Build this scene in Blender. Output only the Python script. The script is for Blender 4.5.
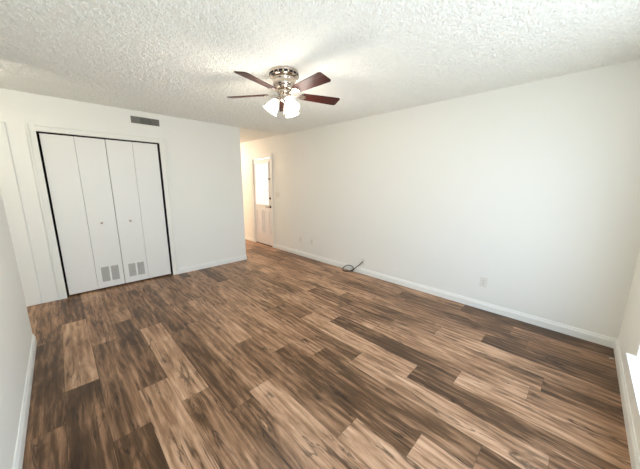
import bpy, bmesh, math, random
from math import sin, cos, pi, radians
from mathutils import Vector, Matrix
random.seed(7)
for o in list(bpy.data.objects): bpy.data.objects.remove(o)
S = bpy.context.scene
COL = S.collection

# ------------------------------------------------------------------ camera
PITCH, ROLL, YAW, FPX, CAMZ = -0.190188, 0.004482, -0.781822, 261.789, 1.4492
fw = Vector((-sin(YAW)*cos(PITCH), cos(YAW)*cos(PITCH), sin(PITCH)))
rt = Vector((cos(YAW), sin(YAW), 0)); up = rt.cross(fw)
r2 = rt*cos(ROLL)+up*sin(ROLL); u2 = -rt*sin(ROLL)+up*cos(ROLL)
cam = bpy.data.cameras.new('camera'); cam.sensor_width = 36; cam.lens = FPX/640*36; cam.clip_start = .02
co = bpy.data.objects.new('camera', cam); COL.objects.link(co)
co.matrix_world = Matrix(((r2.x,u2.x,-fw.x,0),(r2.y,u2.y,-fw.y,0),(r2.z,u2.z,-fw.z,CAMZ),(0,0,0,1)))
S.camera = co

# ------------------------------------------------------------------ world, light, exposure
W = bpy.data.worlds.new('world'); S.world = W; W.use_nodes = True
bg = W.node_tree.nodes['Background']
bg.inputs[1].default_value = 4.7
_t = W.node_tree; _c = _t.nodes.new('ShaderNodeTexCoord'); _s = _t.nodes.new('ShaderNodeSeparateXYZ'); _r = _t.nodes.new('ShaderNodeValToRGB')
_a = _t.nodes.new('ShaderNodeMath'); _a.operation = 'MULTIPLY_ADD'; _a.inputs[1].default_value = .5; _a.inputs[2].default_value = .5
_t.links.new(_c.outputs['Generated'], _s.inputs[0]); _t.links.new(_s.outputs[2], _a.inputs[0]); _t.links.new(_a.outputs[0], _r.inputs[0]); _t.links.new(_r.outputs[0], bg.inputs[0])
_e = _r.color_ramp.elements                     # bright hazy sky over a duller ground
_e[0].position = .46; _e[0].color = (.62,.70,.78,1); _e[1].position = .54; _e[1].color = (.62,.78,1.0,1)
S.view_settings.view_transform = 'Standard'; S.view_settings.look = 'None'
S.view_settings.gamma = 1; S.view_settings.use_curve_mapping = False
S.view_settings.exposure = 0.40

def area(name, loc, rot, sx, sy, power, color, portal=False):
    l = bpy.data.lights.new(name, 'AREA'); l.shape = 'RECTANGLE'; l.size = sx; l.size_y = sy
    l.energy = power; l.color = color
    if portal: l.cycles.is_portal = True
    o = bpy.data.objects.new(name, l); COL.objects.link(o); o.location = loc; o.rotation_euler = rot
    return o
# daylight enters through the front window; the portal only guides the sampling
area('window_portal', (1.17,-.50,1.24), (radians(90),0,0), 2.72, 1.80, 1, (1,1,1), True)
# room measures
XR, YC, XL, YN, XC, H = 3.406, 4.518, -.328, -.374, 2.455, 2.44
YE, XW = 9.2, -1.6

# ------------------------------------------------------------------ materials
def mat(name, color, rough=.5, metal=0, spec=.5):
    m = bpy.data.materials.new(name); m.use_nodes = True
    b = m.node_tree.nodes['Principled BSDF']
    b.inputs['Base Color'].default_value = (*color,1); b.inputs['Roughness'].default_value = rough
    b.inputs['Metallic'].default_value = metal; b.inputs['Specular IOR Level'].default_value = spec
    return m
def nd(m, t, **k):
    n = m.node_tree.nodes.new(t)
    for a, v in k.items(): setattr(n, a, v)
    return n
def lk(m, a, b): m.node_tree.links.new(a, b)
def bsdf(m): return m.node_tree.nodes['Principled BSDF']
def painted(name, color, rough, nscale=120, strength=.04, var=.015):
    m = mat(name, color, rough)
    tc = nd(m,'ShaderNodeTexCoord'); n = nd(m,'ShaderNodeTexNoise'); n.inputs['Scale'].default_value = nscale
    lk(m, tc.outputs['Object'], n.inputs['Vector'])
    b = nd(m,'ShaderNodeBump'); b.inputs['Strength'].default_value = strength; b.inputs['Distance'].default_value = .002
    lk(m, n.outputs['Fac'], b.inputs['Height']); lk(m, b.outputs[0], bsdf(m).inputs['Normal'])
    n2 = nd(m,'ShaderNodeTexNoise'); n2.inputs['Scale'].default_value = 1.3
    lk(m, tc.outputs['Object'], n2.inputs['Vector'])
    mx = nd(m,'ShaderNodeMix', data_type='RGBA'); lk(m, n2.outputs['Fac'], mx.inputs[0])
    mx.inputs[6].default_value = (*[c*(1-var) for c in color],1); mx.inputs[7].default_value = (*[min(1,c*(1+var)) for c in color],1)
    lk(m, mx.outputs[2], bsdf(m).inputs['Base Color'])
    return m
M_wall = painted('wall_paint', (.91,.905,.835), .55)
M_trim = painted('trim_paint', (.91,.91,.85), .32, 60, .02)
M_casing = painted('casing_paint', (.90,.895,.815), .42, 60, .02)
M_door = painted('closet_door_paint', (.87,.86,.80), .38, 40, .03)
M_entry = painted('entry_door_paint', (.90,.87,.83), .4, 40, .03)
M_dark = mat('dark_gap', (.012,.012,.012), .8)
M_plate = mat('plastic_plate', (.84,.82,.74), .35)
M_slot = mat('slot', (.10,.10,.10), .5)
M_grille = mat('grille_metal', (.50,.49,.45), .45)
M_louver = mat('louver_paint', (.66,.64,.58), .45)
M_grilleback = mat('grille_back', (.22,.21,.19), .7)
M_vent = mat('vent_metal', (.28,.27,.24), .45)
M_ventbk = mat('vent_back', (.05,.05,.045), .8)
M_nickel = mat('brushed_nickel', (.60,.52,.45), .13, 1)
M_bronze = mat('dark_bronze', (.10,.08,.06), .35, .8)
M_cable = mat('cable_rubber', (.015,.015,.015), .45)
M_brass = mat('connector_metal', (.6,.55,.45), .3, 1)

# popcorn ceiling
M_ceil = mat('popcorn_ceiling', (.90,.90,.835), .9, 0, .2)
tc = nd(M_ceil,'ShaderNodeTexCoord')
v = nd(M_ceil,'ShaderNodeTexVoronoi'); v.inputs['Scale'].default_value = 110; v.inputs['Randomness'].default_value = 1
n = nd(M_ceil,'ShaderNodeTexNoise'); n.inputs['Scale'].default_value = 55; n.inputs['Detail'].default_value = 3
lk(M_ceil, tc.outputs['Object'], v.inputs['Vector']); lk(M_ceil, tc.outputs['Object'], n.inputs['Vector'])
ma = nd(M_ceil,'ShaderNodeMath', operation='SUBTRACT'); lk(M_ceil, n.outputs['Fac'], ma.inputs[0])
mm = nd(M_ceil,'ShaderNodeMath', operation='MULTIPLY'); lk(M_ceil, v.outputs['Distance'], mm.inputs[0]); mm.inputs[1].default_value = .55
lk(M_ceil, mm.outputs[0], ma.inputs[1])
b = nd(M_ceil,'ShaderNodeBump'); b.inputs['Strength'].default_value = .25; b.inputs['Distance'].default_value = .004
lk(M_ceil, ma.outputs[0], b.inputs['Height']); lk(M_ceil, b.outputs[0], bsdf(M_ceil).inputs['Normal'])

# plank floor: per-plank tone/seed attributes, procedural grain along the plank
M_floor = mat('plank_floor', (.3,.2,.13), .42, 0, .35)
m = M_floor
at = nd(m,'ShaderNodeAttribute', attribute_name='tone'); se = nd(m,'ShaderNodeAttribute', attribute_name='seed')
uv = nd(m,'ShaderNodeAttribute', attribute_name='edge')
tc = nd(m,'ShaderNodeTexCoord'); sx = nd(m,'ShaderNodeSeparateXYZ'); lk(m, tc.outputs['Object'], sx.inputs[0])
cb = nd(m,'ShaderNodeCombineXYZ')
lk(m, sx.outputs[0], cb.inputs[0]); lk(m, sx.outputs[1], cb.inputs[1]); lk(m, se.outputs['Fac'], cb.inputs[2])
def mapped(sc):
    q = nd(m,'ShaderNodeMapping'); q.inputs['Scale'].default_value = sc; lk(m, cb.outputs[0], q.inputs['Vector']); return q.outputs[0]
def noise(sc, scale, detail, dist=0, rough=.5):
    q = nd(m,'ShaderNodeTexNoise'); q.inputs['Scale'].default_value = scale; q.inputs['Detail'].default_value = detail
    q.inputs['Distortion'].default_value = dist; q.inputs['Roughness'].default_value = rough
    lk(m, mapped(sc), q.inputs['Vector']); return q.outputs['Fac']
def math_(op, a, b_, clamp=False):
    q = nd(m,'ShaderNodeMath', operation=op, use_clamp=clamp)
    for i, x in enumerate((a,b_)):
        if isinstance(x,(int,float)): q.inputs[i].default_value = x
        else: lk(m, x, q.inputs[i])
    return q.outputs[0]
broad = noise((1,.15,7), 11, 5, 2.6, .6)         # wide streaks
fine  = noise((1,.045,9), 130, 4, .2, .6)         # fine grain
mid_  = noise((1,.035,6), 60, 4, .8, .6)          # medium streaks
crack = noise((1,.085,5), 15, 4, 1.7, .5)         # dark cracks / cathedral lines
patch = noise((1,.22,3), 6.5, 4, .9, .55)
wv = nd(m,'ShaderNodeTexWave', wave_type='BANDS', bands_direction='X'); lk(m, mapped((1,.16,0)), wv.inputs['Vector'])
wv.inputs['Scale'].default_value = 6; wv.inputs['Distortion'].default_value = 9; wv.inputs['Detail'].default_value = 3
wv.inputs['Detail Scale'].default_value = .9; lk(m, math_('MULTIPLY', se.outputs['Fac'], 9.7), wv.inputs['Phase Offset'])
t = math_('ADD', math_('ADD', math_('MULTIPLY', at.outputs['Fac'], .96), .0), math_('MULTIPLY', math_('SUBTRACT', broad, .5), .72))
t = math_('ADD', t, math_('MULTIPLY', math_('SUBTRACT', fine, .5), .36))
t = math_('ADD', t, math_('MULTIPLY', math_('SUBTRACT', mid_, .5), .42))
t = math_('ADD', t, math_('MULTIPLY', math_('SUBTRACT', patch, .5), .85))
t = math_('ADD', t, math_('MULTIPLY', math_('SUBTRACT', wv.outputs['Fac'], .5), .13))
ramp = nd(m,'ShaderNodeValToRGB'); lk(m, t, ramp.inputs[0])
cr = ramp.color_ramp; cr.elements[0].position = 0; cr.elements[0].color = (.045,.020,.008,1)
cr.elements[1].position = 1; cr.elements[1].color = (.68,.47,.31,1)
for p_, c_ in ((.28,(.112,.056,.025,1)),(.52,(.305,.165,.086,1)),(.76,(.54,.325,.192,1))):
    e = cr.elements.new(p_); e.color = c_
# thin dark cracks where the crack noise passes its middle value
ca = math_('ABSOLUTE', math_('SUBTRACT', crack, .5), 0)
cm = nd(m,'ShaderNodeMapRange'); lk(m, ca, cm.inputs[0]); cm.inputs[1].default_value = 0; cm.inputs[2].default_value = .040
cm.inputs[3].default_value = .26; cm.inputs[4].default_value = 1
wh = noise((1,.22,4), 9, 2)
wm = nd(m,'ShaderNodeMapRange'); lk(m, wh, wm.inputs[0]); wm.inputs[1].default_value = .47; wm.inputs[2].default_value = .57
cmx = nd(m,'ShaderNodeMix', data_type='FLOAT'); lk(m, wm.outputs[0], cmx.inputs[0]); cmx.inputs[2].default_value = 1; lk(m, cm.outputs[0], cmx.inputs[3])
# knots
kv = nd(m,'ShaderNodeTexVoronoi'); kv.inputs['Scale'].default_value = 4.2; lk(m, mapped((1,.55,7)), kv.inputs['Vector'])
km = nd(m,'ShaderNodeMapRange'); lk(m, kv.outputs['Distance'], km.inputs[0]); km.inputs[1].default_value = .02; km.inputs[2].default_value = .13
km.inputs[3].default_value = .18; km.inputs[4].default_value = 1
# seams
em = nd(m,'ShaderNodeMapRange'); lk(m, uv.outputs['Fac'], em.inputs[0]); em.inputs[1].default_value = 0; em.inputs[2].default_value = .0022
em.inputs[3].default_value = .45; em.inputs[4].default_value = 1
f1 = math_('MULTIPLY', cmx.outputs[0], km.outputs[0]); f2 = math_('MULTIPLY', f1, em.outputs[0])
vm = nd(m,'ShaderNodeVectorMath', operation='SCALE'); lk(m, ramp.outputs[0], vm.inputs[0]); lk(m, f2, vm.inputs['Scale'])
lk(m, vm.outputs[0], bsdf(m).inputs['Base Color'])
rr = nd(m,'ShaderNodeMapRange'); lk(m, fine, rr.inputs[0]); rr.inputs[3].default_value = .30; rr.inputs[4].default_value = .46
lk(m, rr.outputs[0], bsdf(m).inputs['Roughness'])
b = nd(m,'ShaderNodeBump'); b.inputs['Strength'].default_value = .25; b.inputs['Distance'].default_value = .0015
lk(m, math_('MULTIPLY', fine, f2), b.inputs['Height']); lk(m, b.outputs[0], bsdf(m).inputs['Normal'])

# fan blade wood
M_blade = mat('mahogany_blade', (.10,.018,.010), .42, 0, .2)
m = M_blade
tc = nd(m,'ShaderNodeTexCoord'); mp = nd(m,'ShaderNodeMapping'); mp.inputs['Scale'].default_value = (3,60,60)
nz = nd(m,'ShaderNodeTexNoise'); nz.inputs['Scale'].default_value = 1.5; nz.inputs['Detail'].default_value = 4
lk(m, tc.outputs['Object'], mp.inputs[0]); lk(m, mp.outputs[0], nz.inputs['Vector'])
rp = nd(m,'ShaderNodeValToRGB'); lk(m, nz.outputs['Fac'], rp.inputs[0])
rp.color_ramp.elements[0].position = .3; rp.color_ramp.elements[0].color = (.016,.003,.002,1)
rp.color_ramp.elements[1].position = .75; rp.color_ramp.elements[1].color = (.085,.012,.006,1)
lk(m, rp.outputs[0], bsdf(m).inputs['Base Color'])
# lit frosted shade
M_shade = mat('frosted_glass_lit', (.95,.93,.9), .3)
bsdf(M_shade).inputs['Emission Color'].default_value = (1,.90,.80,1); bsdf(M_shade).inputs['Emission Strength'].default_value = 3.2
M_curtain = mat('sheer_curtain_painted_glow', (.9,.9,.85), .8)
bsdf(M_curtain).inputs['Emission Color'].default_value = (1,.97,.9,1); bsdf(M_curtain).inputs['Emission Strength'].default_value = .55  # emission stands in for daylight coming through the curtain
M_hall = mat('hall_lamp_glass', (.95,.9,.85), .3)
bsdf(M_hall).inputs['Emission Color'].default_value = (1,.72,.5,1); bsdf(M_hall).inputs['Emission Strength'].default_value = 3
# window glass: mostly clear, a little gloss
M_glass = bpy.data.materials.new('window_glass'); M_glass.use_nodes = True
m = M_glass; m.node_tree.nodes.remove(bsdf(m))
tr = nd(m,'ShaderNodeBsdfTransparent'); gl = nd(m,'ShaderNodeBsdfGlossy'); gl.inputs['Roughness'].default_value = .02
ms = nd(m,'ShaderNodeMixShader'); ms.inputs[0].default_value = .06
lk(m, tr.outputs[0], ms.inputs[1]); lk(m, gl.outputs[0], ms.inputs[2]); lk(m, ms.outputs[0], m.node_tree.nodes['Material Output'].inputs[0])

# ------------------------------------------------------------------ helpers
def box(bm, x0,x1,y0,y1,z0,z1, bev=0):
    vs = [bm.verts.new((x,y,z)) for x in (x0,x1) for y in (y0,y1) for z in (z0,z1)]
    fs = [bm.faces.new([vs[i] for i in f]) for f in ((0,1,3,2),(4,6,7,5),(0,4,5,1),(2,3,7,6),(0,2,6,4),(1,5,7,3))]
    if bev:
        es = set(e for f in fs for e in f.edges)
        bmesh.ops.bevel(bm, geom=list(es), offset=bev, segments=2, affect='EDGES', profile=.5)
def B(*args, bev=0):
    bm = bmesh.new()
    if args and isinstance(args[0], (tuple,list)):
        for a in args: box(bm, *a, bev=bev)
    else: box(bm, *args, bev=bev)
    return bm
def lathe(bm, prof, seg=32, M=Matrix()):
    rings = []
    for r, z in prof:
        if r < 1e-6: rings.append([bm.verts.new(M @ Vector((0,0,z)))])
        else: rings.append([bm.verts.new(M @ Vector((r*cos(2*pi*k/seg), r*sin(2*pi*k/seg), z))) for k in range(seg)])
    for a, b_ in zip(rings, rings[1:]):
        for k in range(seg):
            k2 = (k+1) % seg
            if len(a)==1 and len(b_)==1: continue
            if len(a)==1: bm.faces.new((a[0], b_[k], b_[k2]))
            elif len(b_)==1: bm.faces.new((a[k], b_[0], a[k2]))
            else: bm.faces.new((a[k], b_[k], b_[k2], a[k2]))
def tube(bm, pts, r, seg=8, smooth=4):
    P = [Vector(p) for p in pts]
    if smooth > 1 and len(P) > 2:
        Q = []
        for i in range(len(P)-1):
            p0 = P[max(i-1,0)]; p1 = P[i]; p2 = P[i+1]; p3 = P[min(i+2,len(P)-1)]
            for k in range(smooth):
                t = k/smooth
                Q.append(.5*((2*p1)+(p2-p0)*t+(2*p0-5*p1+4*p2-p3)*t*t+(3*p1-p0-3*p2+p3)*t**3))
        P = Q+[P[-1]]
    rr = r if isinstance(r,(list,tuple)) else [r]*len(P)
    rings = []; ref = Vector((0,0,1))
    for i, p in enumerate(P):
        d = (P[min(i+1,len(P)-1)]-P[max(i-1,0)]).normalized()
        a = d.cross(ref)
        if a.length < .05: a = d.cross(Vector((1,0,0)))
        a.normalize(); b_ = d.cross(a); rad = rr[min(i,len(rr)-1)]
        rings.append([bm.verts.new(p+rad*(a*cos(2*pi*k/seg)+b_*sin(2*pi*k/seg))) for k in range(seg)])
    for a, b_ in zip(rings, rings[1:]):
        for k in range(seg): bm.faces.new((a[k], a[(k+1)%seg], b_[(k+1)%seg], b_[k]))
    bm.faces.new(rings[0][::-1]); bm.faces.new(rings[-1])
def extrude_poly(bm, pts, z0, z1):
    a = [bm.verts.new((x,y,z0)) for x,y in pts]; b_ = [bm.verts.new((x,y,z1)) for x,y in pts]
    n_ = len(pts); bm.faces.new(a[::-1]); bm.faces.new(b_)
    for k in range(n_): bm.faces.new((a[k], a[(k+1)%n_], b_[(k+1)%n_], b_[k]))
def obj(name, bm, material, parent=None, smooth=False, kind=None, label=None, cat=None, group=None):
    bmesh.ops.recalc_face_normals(bm, faces=bm.faces)
    me = bpy.data.meshes.new(name); bm.to_mesh(me); bm.free(); me.materials.append(material)
    if smooth:
        for p in me.polygons: p.use_smooth = True
    o = bpy.data.objects.new(name, me); COL.objects.link(o)
    if parent: o.parent = parent; o.matrix_parent_inverse = Matrix.Translation(-parent.matrix_world.translation) if parent.type=='EMPTY' and False else Matrix()
    tag(o, label, cat, group, kind)
    return o
def tag(o, label=None, cat=None, group=None, kind=None):
    for k, v_ in (('label',label),('category',cat),('group',group),('kind',kind)):
        if v_: o[k] = v_
def empty(name, loc=(0,0,0), rz=0, **k):
    o = bpy.data.objects.new(name, None); COL.objects.link(o); o.location = loc; o.rotation_euler = (0,0,rz); o.empty_display_size = .1
    tag(o, **k); return o
ST = dict(kind='structure')

# ------------------------------------------------------------------ floor (one mesh, one face per plank)
PW, PL = .186, 1.25
joints = {-1:(2.05,.33),0:(2.40,.80),1:(1.706,.62),2:(2.055,.62),3:(1.74,.5),4:(1.435,.47),5:(2.75,.5),6:(2.08,.66),7:(1.745,.6),8:(1.473,.62),
          9:(1.197,.5),10:(2.03,.76),11:(1.758,.56),12:(1.35,.52),13:(2.54,.5),14:(.873,.5),15:(.513,.6),16:(2.70,.5),17:(1.6,.5),18:(.865,.5),-2:(2.9,.4)}
# tones keyed by (row, plank index relative to the joint: 0 = the plank just beyond it, -1 = just nearer); front-left and right-corner tones also lowered, painting shade into the planks
tones = {(-1,0):.33,(-1,1):.50,(-1,-1):.38,(0,0):.68,(0,1):.40,(0,-1):.24,(0,2):.5,(1,0):.42,(1,1):.52,(1,-1):.24,(2,0):.36,(2,1):.50,(2,-1):.64,
         (3,0):.68,(3,1):.42,(3,-1):.50,(4,0):.36,(4,1):.42,(4,-1):.44,(5,0):.50,(5,-1):.52,(5,1):.55,(6,0):.68,(6,-1):.46,(6,1):.50,(7,0):.60,(7,-1):.34,(7,1):.6,(7,-2):.66,
         (8,0):.60,(8,-1):.40,(9,0):.46,(9,-1):.64,(9,1):.6,(10,0):.52,(10,-1):.68,(10,-2):.38,(11,-1):.33,(11,0):.62,(11,-2):.62,(12,0):.60,(12,-1):.56,
         (13,-1):.40,(13,0):.62,(14,0):.42,(14,-1):.62,(14,1):.6,(15,0):.62,(15,-1):.30,(16,-1):.44,(16,0):.62,(17,0):.55,(17,-1):.38,(18,0):.58,(18,-1):.22}
bm = bmesh.new(); T = []; SD = []; ED = []
fx0, fx1, fy0, fy1 = XW-.1, XR+.12, YN-.12, YE+.1
for r in range(-9, 21):
    xa = max(-.145+PW*r, fx0); xb = min(-.145+PW*(r+1), fx1)
    if xb <= xa: continue
    j = joints.get(r, (random.uniform(0,PL), .5))[0]; k0 = math.floor((fy0-j)/PL)
    for k in range(k0, k0+9):
        ya = max(j+k*PL, fy0); yb = min(j+(k+1)*PL, fy1)
        if yb <= ya: continue
        tone = tones.get((r,k), random.choice((.38,.46,.52,.56,.60,.66))) ; sd = random.uniform(0,40)
        # a 3 x 3 patch per plank so that the edge distance falls to nothing at its rim
        e = .006; xs = (xa, xa+e, xb-e, xb) if xb-xa > 3*e else (xa, xa+(xb-xa)/3, xa+2*(xb-xa)/3, xb)
        ys = (ya, ya+e, yb-e, yb)  if yb-ya > 3*e else (ya, ya+(yb-ya)/3, ya+2*(yb-ya)/3, yb)
        g = [[bm.verts.new((x,y,0)) for y in ys] for x in xs]
        for a in range(4):
            for c in range(4):
                T.append(tone); SD.append(sd); ED.append(e if 0<a<3 and 0<c<3 else 0)
        for a in range(3):
            for c in range(3): bm.faces.new((g[a][c], g[a+1][c], g[a+1][c+1], g[a][c+1]))
bmesh.ops.recalc_face_normals(bm, faces=bm.faces)
me = bpy.data.meshes.new('floor'); bm.to_mesh(me); bm.free(); me.materials.append(M_floor)
for nm, vals in (('tone',T),('seed',SD),('edge',ED)):
    a_ = me.attributes.new(nm,'FLOAT','POINT'); a_.data.foreach_set('value', vals)
if me.polygons[0].normal.z < 0: me.flip_normals()
fl = bpy.data.objects.new('floor', me); COL.objects.link(fl); tag(fl, 'brown rustic wood-look plank floor', 'floor', None, 'structure')

# ------------------------------------------------------------------ ceiling and walls
from mathutils import noise as MN
def popcorn(x, y):       # sprayed lumps hanging from the ceiling, metres below it
    d = MN.voronoi((x*64, y*64, 0), distance_metric='DISTANCE', exponent=2.5)[0]
    n1 = MN.noise((x*30, y*30, 3)); n2 = MN.noise((x*95, y*95, 7))
    return 0.0105*min(1, max(0, (d[0]-.10)/.34))*(1+.35*n1) + .0016*n2 + .0015*n1
bm = bmesh.new()
cx0, cx1, cy0, cy1, st = XL-.1, XR+.02, YN-.02, YC+.02, .0042
nx, ny = int((cx1-cx0)/st)+1, int((cy1-cy0)/st)+1
cv = []; 
for i in range(nx):
    for j in range(ny):
        x = cx0+(cx1-cx0)*i/(nx-1); y = cy0+(cy1-cy0)*j/(ny-1)
        cv.append((x, y, H-(popcorn(x, y) if 0<i<nx-1 and 0<j<ny-1 else 0)))
cf = [(i*ny+j, i*ny+j+1, (i+1)*ny+j+1, (i+1)*ny+j) for i in range(nx-1) for j in range(ny-1)]
def flatbox(x0,x1,y0,y1,z0,z1):
    n0 = len(cv); cv.extend((x,y,z) for x in (x0,x1) for y in (y0,y1) for z in (z0,z1))
    cf.extend(tuple(n0+i for i in f) for f in ((0,1,3,2),(4,6,7,5),(0,4,5,1),(2,3,7,6),(0,2,6,4),(1,5,7,3)))
flatbox(XW-.1,cx0,YN-.12,YE+.1,H,H+.1); flatbox(cx0,XR+.12,cy1,YE+.1,H,H+.1); flatbox(cx0,XR+.12,YN-.12,cy1,H+.004,H+.1)
bm.free(); me = bpy.data.meshes.new('ceiling'); me.from_pydata(cv, [], cf); me.materials.append(M_ceil)
o = bpy.data.objects.new('ceiling', me); COL.objects.link(o); tag(o, 'white popcorn-textured ceiling', 'ceiling', None, 'structure')
D0, D1, DH = 4.985, 5.725, 2.02            # entry door opening
obj('wall_right', B((XR,XR+.12,YN-.12,D0,0,H),(XR,XR+.12,D1,YE+.1,0,H),(XR,XR+.12,D0,D1,DH,H)), M_wall, label='long white right wall with outlets and entry door', cat='wall', **ST)
WX0, WX1, WZ0, WZ1 = -.17, 2.545, .335, 2.14
obj('wall_front', B((XW,WX0,YN-.12,YN,0,H),(WX1,XR,YN-.12,YN,0,H),(WX0,WX1,YN-.12,YN,0,WZ0),(WX0,WX1,YN-.12,YN,WZ1,H)), M_wall, label='white window wall at the right edge', cat='wall', **ST)
# left wall, its free end softly rounded
bm = bmesh.new(); pts = [(XL,YN),(XL,3.385)]
for k in range(7): a = k/6*pi/2; pts.append((XL-.015+.015*cos(a), 3.385+.015*sin(a)))
for k in range(7): a = pi/2+k/6*pi/2; pts.append((XL-.105+.015*cos(a), 3.385+.015*sin(a)))
pts += [(XL-.12,YN)]
extrude_poly(bm, pts, 0, H)
obj('wall_left', bm, M_wall, label='white wall along the left edge ending in a free corner', cat='wall', **ST)
obj('wall_alcove', B((XW-.1,XW,YN-.12,YC,0,H)), M_wall, label='white wall of the side alcove', cat='wall', **ST)
OX0, OX1, OH = -.083, 1.155, 2.03          # closet opening
obj('wall_back', B((XW,OX0,YC,YC+.12,0,H),(OX1,XC,YC,YC+.12,0,H),(OX0,OX1,YC,YC+.12,OH,H),(XC-.12,XC,YC+.12,YE,0,H)), M_wall, label='white back wall holding the closet', cat='wall', **ST)
obj('wall_closet_interior', B((OX0-.25,OX1+.25,YC+.75,YC+.8,0,H),(OX0-.3,OX0-.25,YC+.12,YC+.8,0,H),(OX1+.25,OX1+.3,YC+.12,YC+.8,0,H)), M_dark, label='dark closet interior behind the doors', cat='wall', **ST)
obj('wall_hall_end', B((XW-.1,XR+.12,YE,YE+.1,0,H)), M_wall, label='white wall at the end of the hall', cat='wall', **ST)

# closet casing, and the built-out trim to its left
def casing(name, x0,x1,h,w,y, t, label, sides=(1,1), lw=None):
    a = []
    lw = lw or w
    if sides[0]: a.append((x0-lw,x0,y-t,y,0,h+w))
    if sides[1]: a.append((x1,x1+w,y-t,y,0,h+w))
    a.append((x0,x1,y-t,y,h,h+w))
    # raised outer band
    if sides[1]: a.append((x1+w-.02,x1+w,y-t-.011,y-t,0,h+w))
    if sides[0]: a.append((x0-lw,x0-lw+.02,y-t-.011,y-t,0,h+w))
    a.append((x0,x1,y-t-.011,y-t,h+w-.02,h+w))
    return obj(name, B(*a, bev=.0015), M_casing, label=label, cat='trim', **ST)
casing('trim_1', OX0, OX1, OH, .075, YC, .012, 'white casing around the closet opening')
obj('trim_2', B((-.300,OX0-.078,YC-.010,YC,0,OH+.068)), M_wall, label='flat white filler board left of the closet casing', cat='trim', **ST)
bm = B((XW,-.300,YC-.026,YC,0,OH+.062), bev=.012)
obj('trim_3', bm, M_wall, label='built-out white panel at the far left', cat='trim', **ST)
# dark track and jamb liner in the opening
obj('trim_4', B((OX0,OX1,YC+.03,YC+.07,OH-.012,OH),(OX0,OX0+.004,YC+.001,YC+.119,0,OH-.012),(OX1-.004,OX1,YC+.001,YC+.119,0,OH-.012)), M_dark, label='dark bifold track inside the closet opening', cat='trim', **ST)

# ------------------------------------------------------------------ baseboards
def baseboard(name, segs, label):
    bm = bmesh.new()
    for (xa,ya,xb,yb,nx,ny) in segs:         # wall line a->b, n points into the room
        prof = [(0,0),(.014,0),(.014,.060),(.011,.070),(.007,.078),(.006,.088),(.002,.092),(0,.092)]
        A = [bm.verts.new((xa+nx*d, ya+ny*d, z)) for d,z in prof]; C_ = [bm.verts.new((xb+nx*d, yb+ny*d, z)) for d,z in prof]
        for k in range(len(prof)): k2=(k+1)%len(prof); bm.faces.new((A[k],A[k2],C_[k2],C_[k]))
        bm.faces.new(A[::-1]); bm.faces.new(C_)
    return obj(name, bm, M_trim, label=label, cat='baseboard', **ST)
baseboard('baseboard_right', [(XR,YN,XR,D0-.082,-1,0),(XR,D1+.082,XR,YE,-1,0)], 'white baseboard along the long right wall')
baseboard('baseboard_front', [(XL,YN,XR-.014,YN,0,1)], 'white baseboard under the window')
baseboard('baseboard_left', [(XL,YN+.014,XL,3.39,1,0)], 'white baseboard at the left edge')
baseboard('baseboard_back', [(OX1+.076,YC,XC,YC,0,-1),(XC,YC,XC,YE,1,0)], 'white baseboard on the back wall right of the closet')
baseboard('baseboard_hall', [(XC+.014,YE,XR-.014,YE,0,-1)], 'white baseboard at the hall end')

# ------------------------------------------------------------------ window (right edge of the view)
wn = empty('window_1', (0,0,0), label='bright white window with a deep low sill', cat='window', **ST)
y0, y1 = YN-.11, YN-.06
obj('window_frame', B((WX0,WX0+.05,y0,y1,WZ0,WZ1),(WX1-.05,WX1,y0,y1,WZ0,WZ1),(WX0+.05,WX1-.05,y0,y1,WZ0,WZ0+.05),(WX0+.05,WX1-.05,y0,y1,WZ1-.05,WZ1),
    ((WX0+WX1)/2-.025,(WX0+WX1)/2+.025,y0,y1,WZ0+.05,WZ1-.05)), M_trim, wn)
obj('window_pane', B((WX0+.05,(WX0+WX1)/2-.025,y0+.02,y0+.025,WZ0+.05,WZ1-.05),((WX0+WX1)/2+.025,WX1-.05,y0+.02,y0+.025,WZ0+.05,WZ1-.05)), M_glass, wn)
obj('window_sill', B((WX0-.03,WX1+.02,YN,-.329,.330,.351),(WX0,WX1,y1,YN,.335,.351)), M_trim, wn)

# ------------------------------------------------------------------ closet doors: two bifold pairs of two leaves
YD = YC+.022
def grille(parent, x0,x1,z0,z1):
    g = obj('vent_grille', B((x0-.008,x1+.008,YD-.004,YD-.0005,z0-.008,z0),(x0-.008,x1+.008,YD-.004,YD-.0005,z1,z1+.008),
        (x0-.008,x0,YD-.004,YD-.0005,z0,z1),(x1,x1+.008,YD-.004,YD-.0005,z0,z1),((x0+x1)/2-.010,(x0+x1)/2+.010,YD-.004,YD-.0005,z0,z1)), M_trim, parent)
    bm = bmesh.new()
    for a, c in ((x0,(x0+x1)/2-.010),((x0+x1)/2+.010,x1)):
        nz_ = 15
        for k in range(nz_):
            z = z0+(k+.5)*(z1-z0)/nz_; hh = (z1-z0)/nz_*.30
            box(bm, a,c, YD-.006,YD-.001, z-hh,z+hh)
    obj('louver', bm, M_louver, g)
    obj('backing', B((x0,x1,YD-.0012,YD-.0004,z0,z1)), M_grilleback, g)
def leafpair(name, xs, knob_x, gx, label):
    d = empty(name, (0,0,0), label=label, cat='door', **ST)
    for i in (0,1):
        p_ = obj('door_leaf', B((xs[2*i],xs[2*i+1],YD,YD+.032,.022,2.012), bev=.003), M_door, d)
        if xs[2*i] <= knob_x <= xs[2*i+1]:
            bm = bmesh.new()
            lathe(bm, [(0,.030),(.010,.029),(.0145,.024),(.015,.019),(.010,.013),(.006,.009),(.006,.004),(.013,.002),(.013,0)], 20, Matrix.Translation((knob_x,YD,.925)) @ Matrix.Rotation(pi/2,4,'X'))
            obj('door_knob', bm, M_nickel, p_, smooth=True)
            grille(p_, *gx)
    return d
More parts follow.
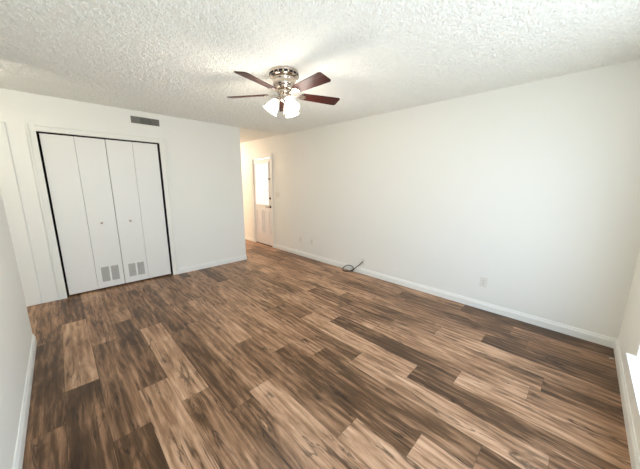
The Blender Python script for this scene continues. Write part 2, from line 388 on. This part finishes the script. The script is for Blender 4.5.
leafpair('door_1', (-.062,.229,.2315,.5285), .368, (.287,.480,.108,.318), 'left pair of white bifold closet doors')
leafpair('door_2', (.5345,.824,.8265,1.132), .686, (.592,.785,.108,.302), 'right pair of white bifold closet doors')

# ------------------------------------------------------------------ entry door in the right wall (hall)
obj('trim_5', B((XR-.014,XR,D0-.078,D0,0,DH+.078),(XR-.014,XR,D1,D1+.078,0,DH+.078),(XR-.014,XR,D0,D1,DH,DH+.078),
    (XR-.020,XR-.014,D0-.078,D0-.062,0,DH+.078),(XR-.020,XR-.014,D1+.062,D1+.078,0,DH+.078),(XR-.020,XR-.014,D0-.062,D1+.062,DH+.062,DH+.078), bev=.0015), M_trim, label='white casing around the entry door', cat='trim', **ST)
obj('trim_6', B((XR-.002,XR+.10,D0,D1,0,.018)), M_bronze, label='dark threshold under the entry door', cat='trim', **ST)
ed = empty('door_3', (0,0,0), label='white entry door with a bright curtained window', cat='door', **ST)
xf = XR+.012; a, c = D0+.012, D1-.004
ga, gc, gz0, gz1 = a+.10, c-.07, .975, 1.90
bm = B((xf,xf+.04,a,c,.022,gz0),(xf,xf+.04,a,c,gz1,DH-.012),(xf,xf+.04,a,ga,gz0,gz1),(xf,xf+.04,gc,c,gz0,gz1))
obj('door_slab', bm, M_entry, ed)
bm = bmesh.new()
mid = (a+c)/2
for p0, p1 in ((a+.09,mid-.03),(mid+.03,c-.09)):   # two raised panels below the glass
    z0, z1 = .28, .84
    for q in ((p0,p1,z0,z0+.018),(p0,p1,z1-.018,z1),(p0,p0+.018,z0+.018,z1-.018),(p1-.018,p1,z0+.018,z1-.018)):
        box(bm, xf-.013,xf+.001,q[0],q[1],q[2],q[3])
    box(bm, xf-.005,xf+.001,p0+.045,p1-.045,z0+.045,z1-.045)
obj('raised_panel', bm, M_entry, ed)
fr = obj('glass_frame', B((xf-.012,xf+.002,ga-.02,ga,gz0-.02,gz1+.02),(xf-.012,xf+.002,gc,gc+.02,gz0-.02,gz1+.02),(xf-.012,xf+.002,ga,gc,gz0-.02,gz0),(xf-.012,xf+.002,ga,gc,gz1,gz1+.02)), M_entry, ed)
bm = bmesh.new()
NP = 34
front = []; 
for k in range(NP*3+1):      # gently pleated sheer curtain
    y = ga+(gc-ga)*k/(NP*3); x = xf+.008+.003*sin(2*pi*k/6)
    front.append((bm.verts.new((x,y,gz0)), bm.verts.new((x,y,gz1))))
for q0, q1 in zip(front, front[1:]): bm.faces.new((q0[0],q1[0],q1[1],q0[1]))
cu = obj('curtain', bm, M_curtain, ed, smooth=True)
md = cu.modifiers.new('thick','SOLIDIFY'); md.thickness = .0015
gw = (gz1-gz0)/3; gv = (gc-ga)/3
obj('glazing_bar', B((xf+.002,xf+.006,ga,gc,gz0+gw-.007,gz0+gw+.007),(xf+.002,xf+.006,ga,gc,gz0+2*gw-.007,gz0+2*gw+.007),
    (xf+.0015,xf+.0055,ga+gv-.007,ga+gv+.007,gz0,gz1),(xf+.0015,xf+.0055,ga+2*gv-.007,ga+2*gv+.007,gz0,gz1)), M_trim, ed)
RX = Matrix.Rotation(-pi/2,4,'Y')
bm = bmesh.new()
lathe(bm, [(0,.012),(.024,.012),(.030,.006),(.031,0)], 20, Matrix.Translation((xf,a+.055,.93)) @ RX)
tube(bm, [(xf-.01,a+.055,.93),(xf-.045,a+.055,.93),(xf-.052,a+.075,.93),(xf-.052,a+.17,.928)], .009, 8)
obj('door_handle', bm, M_bronze, ed, smooth=True)
bm = bmesh.new(); lathe(bm, [(0,.022),(.018,.022),(.026,.014),(.028,0)], 20, Matrix.Translation((xf,a+.055,1.125)) @ RX)
obj('deadbolt', bm, M_bronze, ed, smooth=True)
obj('door_latch', B((xf-.02,xf,a+.03,a+.085,1.545,1.57), bev=.002), M_bronze, ed)

# ------------------------------------------------------------------ air vent over the closet
vx0, vx1, vz0, vz1 = .840, 1.182, 2.262, 2.352
vt = empty('air_vent', ((vx0+vx1)/2, YC, vz0), label='dark grey slatted air register high on the wall above the closet', cat='vent')
def loc_obj(name, bm, material, parent, off, **k):     # mesh written in world coordinates, kept in the parent's space
    bmesh.ops.translate(bm, verts=bm.verts, vec=-Vector(off)); return obj(name, bm, material, parent, **k)
off = ((vx0+vx1)/2, YC, vz0)
loc_obj('frame', B((vx0-.012,vx1+.012,YC-.006,YC,vz0-.012,vz0),(vx0-.012,vx1+.012,YC-.006,YC,vz1,vz1+.012),(vx0-.012,vx0,YC-.006,YC,vz0,vz1),(vx1,vx1+.012,YC-.006,YC,vz0,vz1)), M_wall, vt, off)
loc_obj('backing', B((vx0,vx1,YC-.002,YC,vz0,vz1)), M_ventbk, vt, off)
for i in range(3):
    s0 = vx0+(vx1-vx0)*i/3+.002; s1 = vx0+(vx1-vx0)*(i+1)/3-.002; bm = bmesh.new()
    for k in range(14):
        x = s0+(k+.5)*(s1-s0)/14; d = (-.003,0.0,.003)[i]
        vs = [(x-.0016-d,YC-.011),(x+.0016-d,YC-.011),(x+.0016+d,YC-.002),(x-.0016+d,YC-.002)]
        extrude_poly(bm, vs, vz0+.001, vz1-.001)
    for z in (.33,.66): box(bm, s0,s1,YC-.009,YC-.007, vz0+(vz1-vz0)*z-.001, vz0+(vz1-vz0)*z+.001)
    loc_obj('louver_section', bm, M_vent, vt, off)
for x in (vx0-.006, vx1+.006):
    bm = bmesh.new(); lathe(bm, [(0,.0015),(.003,.001),(.0035,0)], 10, Matrix.Translation((x,YC-.006,(vz0+vz1)/2)) @ Matrix.Rotation(pi/2,4,'X'))
    loc_obj('screw', bm, M_grille, vt, off, smooth=True)

# ------------------------------------------------------------------ wall plates on the right wall
def plate(name, y, z, w, h, label, cat, group, kind='duplex', n_=1):
    e = empty(name, (XR, y, z), label=label, cat=cat, group=group)
    obj('cover_plate', B(-.006,0,-w/2,w/2,-h/2,h/2, bev=.002), M_plate, e)
    if kind == 'duplex':
        for s in (-1,1):
            bm = bmesh.new(); pts = []
            for k in range(24):
                a = 2*pi*k/24; pts.append((.0165*cos(a), max(-.0125,min(.0125,.0175*sin(a)))))
            extrude_poly(bm, pts, 0, .003)
            bmesh.ops.transform(bm, verts=bm.verts, matrix=Matrix.Translation((-.0055,0,s*.0195)) @ Matrix(((0,0,-1,0),(1,0,0,0),(0,1,0,0),(0,0,0,1))))
            so = obj('socket', bm, M_plate, e)
            obj('slot', B((-.0090,-.0084,-.0075,-.0050,s*.0195-.002,s*.0195+.008),(-.0090,-.0084,.0050,.0075,s*.0195-.002,s*.0195+.007),(-.0090,-.0084,-.002,.002,s*.0195-.009,s*.0195-.005)), M_slot, so)
        bm = bmesh.new(); lathe(bm, [(0,.0012),(.003,.0008),(.0035,0)], 10, Matrix.Translation((-.006,0,0)) @ RX); obj('screw', bm, M_grille, e)
    elif kind == 'jack':
        bm = bmesh.new(); lathe(bm, [(0,.012),(.0045,.012),(.0045,.002),(.008,.002),(.008,0)], 12, Matrix.Translation((-.006,0,0)) @ RX)
        obj('jack', bm, M_brass, e)
    elif kind == 'switch':
        for k in range(n_):
            yy = (k-(n_-1)/2)*.046
            obj('toggle', B(-.016,-.005,yy-.004,yy+.004,-.004,.012, bev=.001), M_plate, e)
    return e
WP = 'outlet plates low on the right wall'
plate('wall_outlet', .712, .333, .075, .120, 'white duplex outlet low on the long wall, nearest the bright window corner', 'outlet', WP)
plate('wall_outlet', 3.651, .345, .072, .116, 'white duplex outlet low on the long wall, between the black cable and the hall door', 'outlet', WP)
plate('phone_jack', 3.985, .335, .072, .116, 'small white jack plate low on the long wall, nearest the hall door', 'outlet', None, 'jack')
plate('coax_plate', 2.425, .205, .070, .114, 'white wall plate just above the baseboard where the black cable comes out', 'wall plate', None, 'none')
plate('light_switch', 4.76, 1.215, .150, .116, 'wide white light switch plate beside the hall entry door', 'switch', None, 'switch', 3)

# ------------------------------------------------------------------ coax cable
cb_ = empty('coax_cable', (3.33,2.66,0), label='black cable coming out of the wall and coiled on the floor against the baseboard', cat='cable')
off = (3.33,2.66,0)
bm = bmesh.new()
pts = [(XR-.006,2.425,.205),(3.388,2.432,.200),(3.378,2.47,.155),(3.372,2.53,.100),(3.362,2.585,.052),(3.345,2.63,.016),(3.318,2.665,.006),(3.287,2.70,.006),
       (3.285,2.745,.012),(3.315,2.775,.030),(3.355,2.765,.062),(3.374,2.715,.088),(3.376,2.66,.094),(3.372,2.61,.085),(3.362,2.575,.050),(3.345,2.60,.018),(3.310,2.66,.014),(3.275,2.705,.013),(3.290,2.76,.020),(3.325,2.78,.036)]
tube(bm, pts, .0068, 8, 6)
loc_obj('cord', bm, M_cable, cb_, off, smooth=True)
bm = bmesh.new(); tube(bm, [(3.325,2.78,.036),(3.334,2.782,.040),(3.343,2.784,.044)], .0062, 8, 1)
loc_obj('connector', bm, M_brass, cb_, off, smooth=True)
bm = bmesh.new(); tube(bm, [(XR-.006,2.425,.205),(3.392,2.428,.204)], .008, 10, 1)
loc_obj('wall_bushing', bm, M_cable, cb_, off, smooth=True)

# little piece of white debris on the floor by the front corner
bm = bmesh.new(); tube(bm, [(3.165,-.352,.004),(3.16,-.338,.009),(3.15,-.325,.005)], .0025, 6, 3)
obj('white_clip', bm, M_plate, smooth=True, label='tiny white clip lying on the floor against the window-wall baseboard', cat='clip')

# ------------------------------------------------------------------ ceiling fan
FX, FY = 1.579, 2.056
fan = empty('ceiling_fan', (FX,FY,H), label='flush-mount ceiling fan with five dark red-brown blades and three lit glass shades', cat='ceiling fan')
def zl(prof): return [(r,z-H) for r,z in prof]
bm = bmesh.new()
lathe(bm, zl([(0,2.44),(.118,2.44),(.128,2.432),(.130,2.420),(.124,2.414),(.128,2.408),(.129,2.392),(.122,2.386),(.112,2.380),(0,2.380)]), 48)
obj('canopy', bm, M_nickel, fan, smooth=True)
bm = bmesh.new()      # dark vent slots round the canopy
for k in range(18):
    a = 2*pi*k/18
    c0 = bmesh.new(); box(c0, .1270,.1300,-.016,.016,2.391-H,2.409-H)
    bmesh.ops.rotate(c0, verts=c0.verts, cent=(0,0,0), matrix=Matrix.Rotation(a,3,'Z'))
    tm = bpy.data.meshes.new('t'); c0.to_mesh(tm); bm.from_mesh(tm); c0.free(); bpy.data.meshes.remove(tm)
obj('cooling_slots', bm, M_dark, fan)
bm = bmesh.new()
lathe(bm, zl([(0,2.380),(.100,2.380),(.106,2.372),(.106,2.362),(.099,2.356),(.101,2.345),(.101,2.318),(.094,2.306),(.086,2.300),(.088,2.294),(.080,2.286),(.062,2.280),(0,2.280)]), 48)
obj('motor_housing', bm, M_nickel, fan, smooth=True)
bm = bmesh.new()
lathe(bm, zl([(0,2.280),(.058,2.280),(.064,2.270),(.064,2.254),(.054,2.246),(.040,2.238),(.042,2.226),(.042,2.200),(.034,2.188),(.016,2.180),(.009,2.170),(0,2.166)]), 40)
obj('switch_housing', bm, M_nickel, fan, smooth=True)
R_ = .540
PITCHB = radians(13)
for k in range(5):
    ang = 3.417+k*2*pi/5
    M4 = Matrix.Rotation(ang,4,'Z') @ Matrix.Translation((0,0,2.250-H))
    Mb = M4 @ Matrix.Rotation(PITCHB,4,'X').inverted()
    # blade
    pts = []
    r0, r1, w0, w1 = .155, R_+.004, .050, .066
    def corner(cx, cy, rad, a0, a1, n_=5): return [(cx+rad*cos(a0+(a1-a0)*i/n_), cy+rad*sin(a0+(a1-a0)*i/n_)) for i in range(n_+1)]
    pts += corner(r1-.022, -w1+.022, .022, -pi/2, 0); pts += corner(r1-.022, w1-.022, .022, 0, pi/2)
    pts += corner(r0+.03, w0-.03, .03, pi/2, pi); pts += corner(r0+.03, -w0+.03, .03, pi, 3*pi/2)
    bm = bmesh.new(); extrude_poly(bm, pts, -.003, .003)
    bl = obj('blade', bm, M_blade, fan); bl.matrix_local = Mb
    # blade iron: a scrolled bracket from the motor to the blade root
    bm = bmesh.new()
    arm = [(.052,-.016),(.105,-.010),(.130,-.012),(.148,-.030),(.180,-.034),(.200,-.024),(.192,-.010),(.214,0),(.192,.010),(.200,.024),(.180,.034),(.148,.030),(.130,.012),(.105,.010),(.052,.016)]
    extrude_poly(bm, arm, -.0095, -.0035)
    for sx_, sy_ in ((.176,-.024),(.176,.024),(.200,0)):
        lathe(bm, [(0,-.0125),(.005,-.012),(.006,-.0095)], 10, Matrix.Translation((sx_,sy_,0)))
    ir = obj('blade_iron', bm, M_nickel, bl)
# light kit: three arms with bell shades
def bell(bm, M):
    prof = [(.020,0),(.024,-.004),(.030,-.020),(.042,-.042),(.052,-.066),(.056,-.088),(.060,-.104),(.070,-.118),(.0675,-.118),(.057,-.104),(.053,-.088),(.049,-.066),(.039,-.042),(.027,-.020),(.018,-.004),(0,-.002)]
    lathe(bm, prof, 36, M)
for ang in (radians(141), radians(261), radians(21)):
    d = Vector((cos(ang), sin(ang), 0)); tilt = radians(33)
    p0 = Vector((0,0,2.215-H))+d*.038; p1 = Vector((0,0,2.222-H))+d*.055; p2 = Vector((0,0,2.206-H))+d*.066
    bm = bmesh.new(); tube(bm, [p0,p1,p2], .009, 10, 4)
    axis = Matrix.Translation(p2) @ Matrix.Rotation(ang,4,'Z') @ Matrix.Rotation(-tilt,4,'Y')
    lathe(bm, [(0,.010),(.014,.008),(.024,.000),(.027,-.010),(.024,-.012),(0,-.012)], 24, axis)
    arm_o = obj('light_arm', bm, M_nickel, fan, smooth=True)
    bm = bmesh.new(); bell(bm, axis @ Matrix.Translation((0,0,-.006)))
    obj('lamp_shade', bm, M_shade, arm_o, smooth=True, label='glowing white glass shade')
    bm = bmesh.new(); lathe(bm, [(0,-.030),(.012,-.034),(.022,-.055),(.025,-.072),(.018,-.090),(0,-.098)], 16, axis); obj('bulb', bm, M_shade, arm_o, smooth=True)
bm = bmesh.new(); tube(bm, [(-.012,-.006,2.190-H),(-.014,-.008,2.15-H),(-.015,-.008,2.105-H)], .0016, 6, 4)
pc = obj('pull_chain', bm, M_nickel, fan)
bm = bmesh.new(); lathe(bm, [(0,0),(.003,-.001),(.005,-.012),(.008,-.026),(.006,-.032),(0,-.034)], 12, Matrix.Translation((-.015,-.008,2.107-H))); obj('chain_fob', bm, M_nickel, pc, smooth=True)
# the fan's own light
for i, ang in enumerate((141,261,21)):
    l = bpy.data.lights.new('fan_bulb_light','POINT'); l.energy = 5.5; l.color = (1,.92,.82); l.shadow_soft_size = .09
    o = bpy.data.objects.new('fan_bulb_light', l); COL.objects.link(o)
    a = radians(ang); o.location = (FX+cos(a)*.165, FY+sin(a)*.165, 2.045)

# ------------------------------------------------------------------ added fill lamp, unseen behind the left wall
al = empty('alcove_fill_lamp', (-1.0,3.2,H), label='added fill light shaped as a dome lamp, unseen behind the left wall', cat='ceiling lamp')
bm = bmesh.new(); lathe(bm, [(0,0),(.15,0),(.15,-.02),(0,-.02)], 32); obj('lamp_base', bm, M_nickel, al)
bm = bmesh.new(); lathe(bm, [(.14,-.02),(.135,-.05),(.10,-.085),(.05,-.10),(0,-.103)], 32); obj('lamp_shade', bm, M_shade, al, smooth=True)
l = bpy.data.lights.new('alcove_fill_light','POINT'); l.energy = 16; l.color = (1,.95,.86); l.shadow_soft_size = .12
o = bpy.data.objects.new('alcove_fill_light', l); COL.objects.link(o); o.location = (-1.0,3.2,2.2)
# ------------------------------------------------------------------ hall lamp, round the corner
hl = empty('hall_lamp', (2.85,8.1,H), label='round glowing dome lamp on the hall ceiling round the corner', cat='ceiling lamp')
bm = bmesh.new(); lathe(bm, [(0,0),(.15,0),(.15,-.02),(0,-.02)], 32); obj('lamp_base', bm, M_nickel, hl)
bm = bmesh.new(); lathe(bm, [(.14,-.02),(.135,-.05),(.10,-.085),(.05,-.10),(0,-.103)], 32); obj('lamp_shade', bm, M_hall, hl, smooth=True)
l = bpy.data.lights.new('hall_lamp_light','POINT'); l.energy = 105; l.color = (1,.76,.62); l.shadow_soft_size = .1
o = bpy.data.objects.new('hall_lamp_light', l); COL.objects.link(o); o.location = (2.85,8.1,2.20)
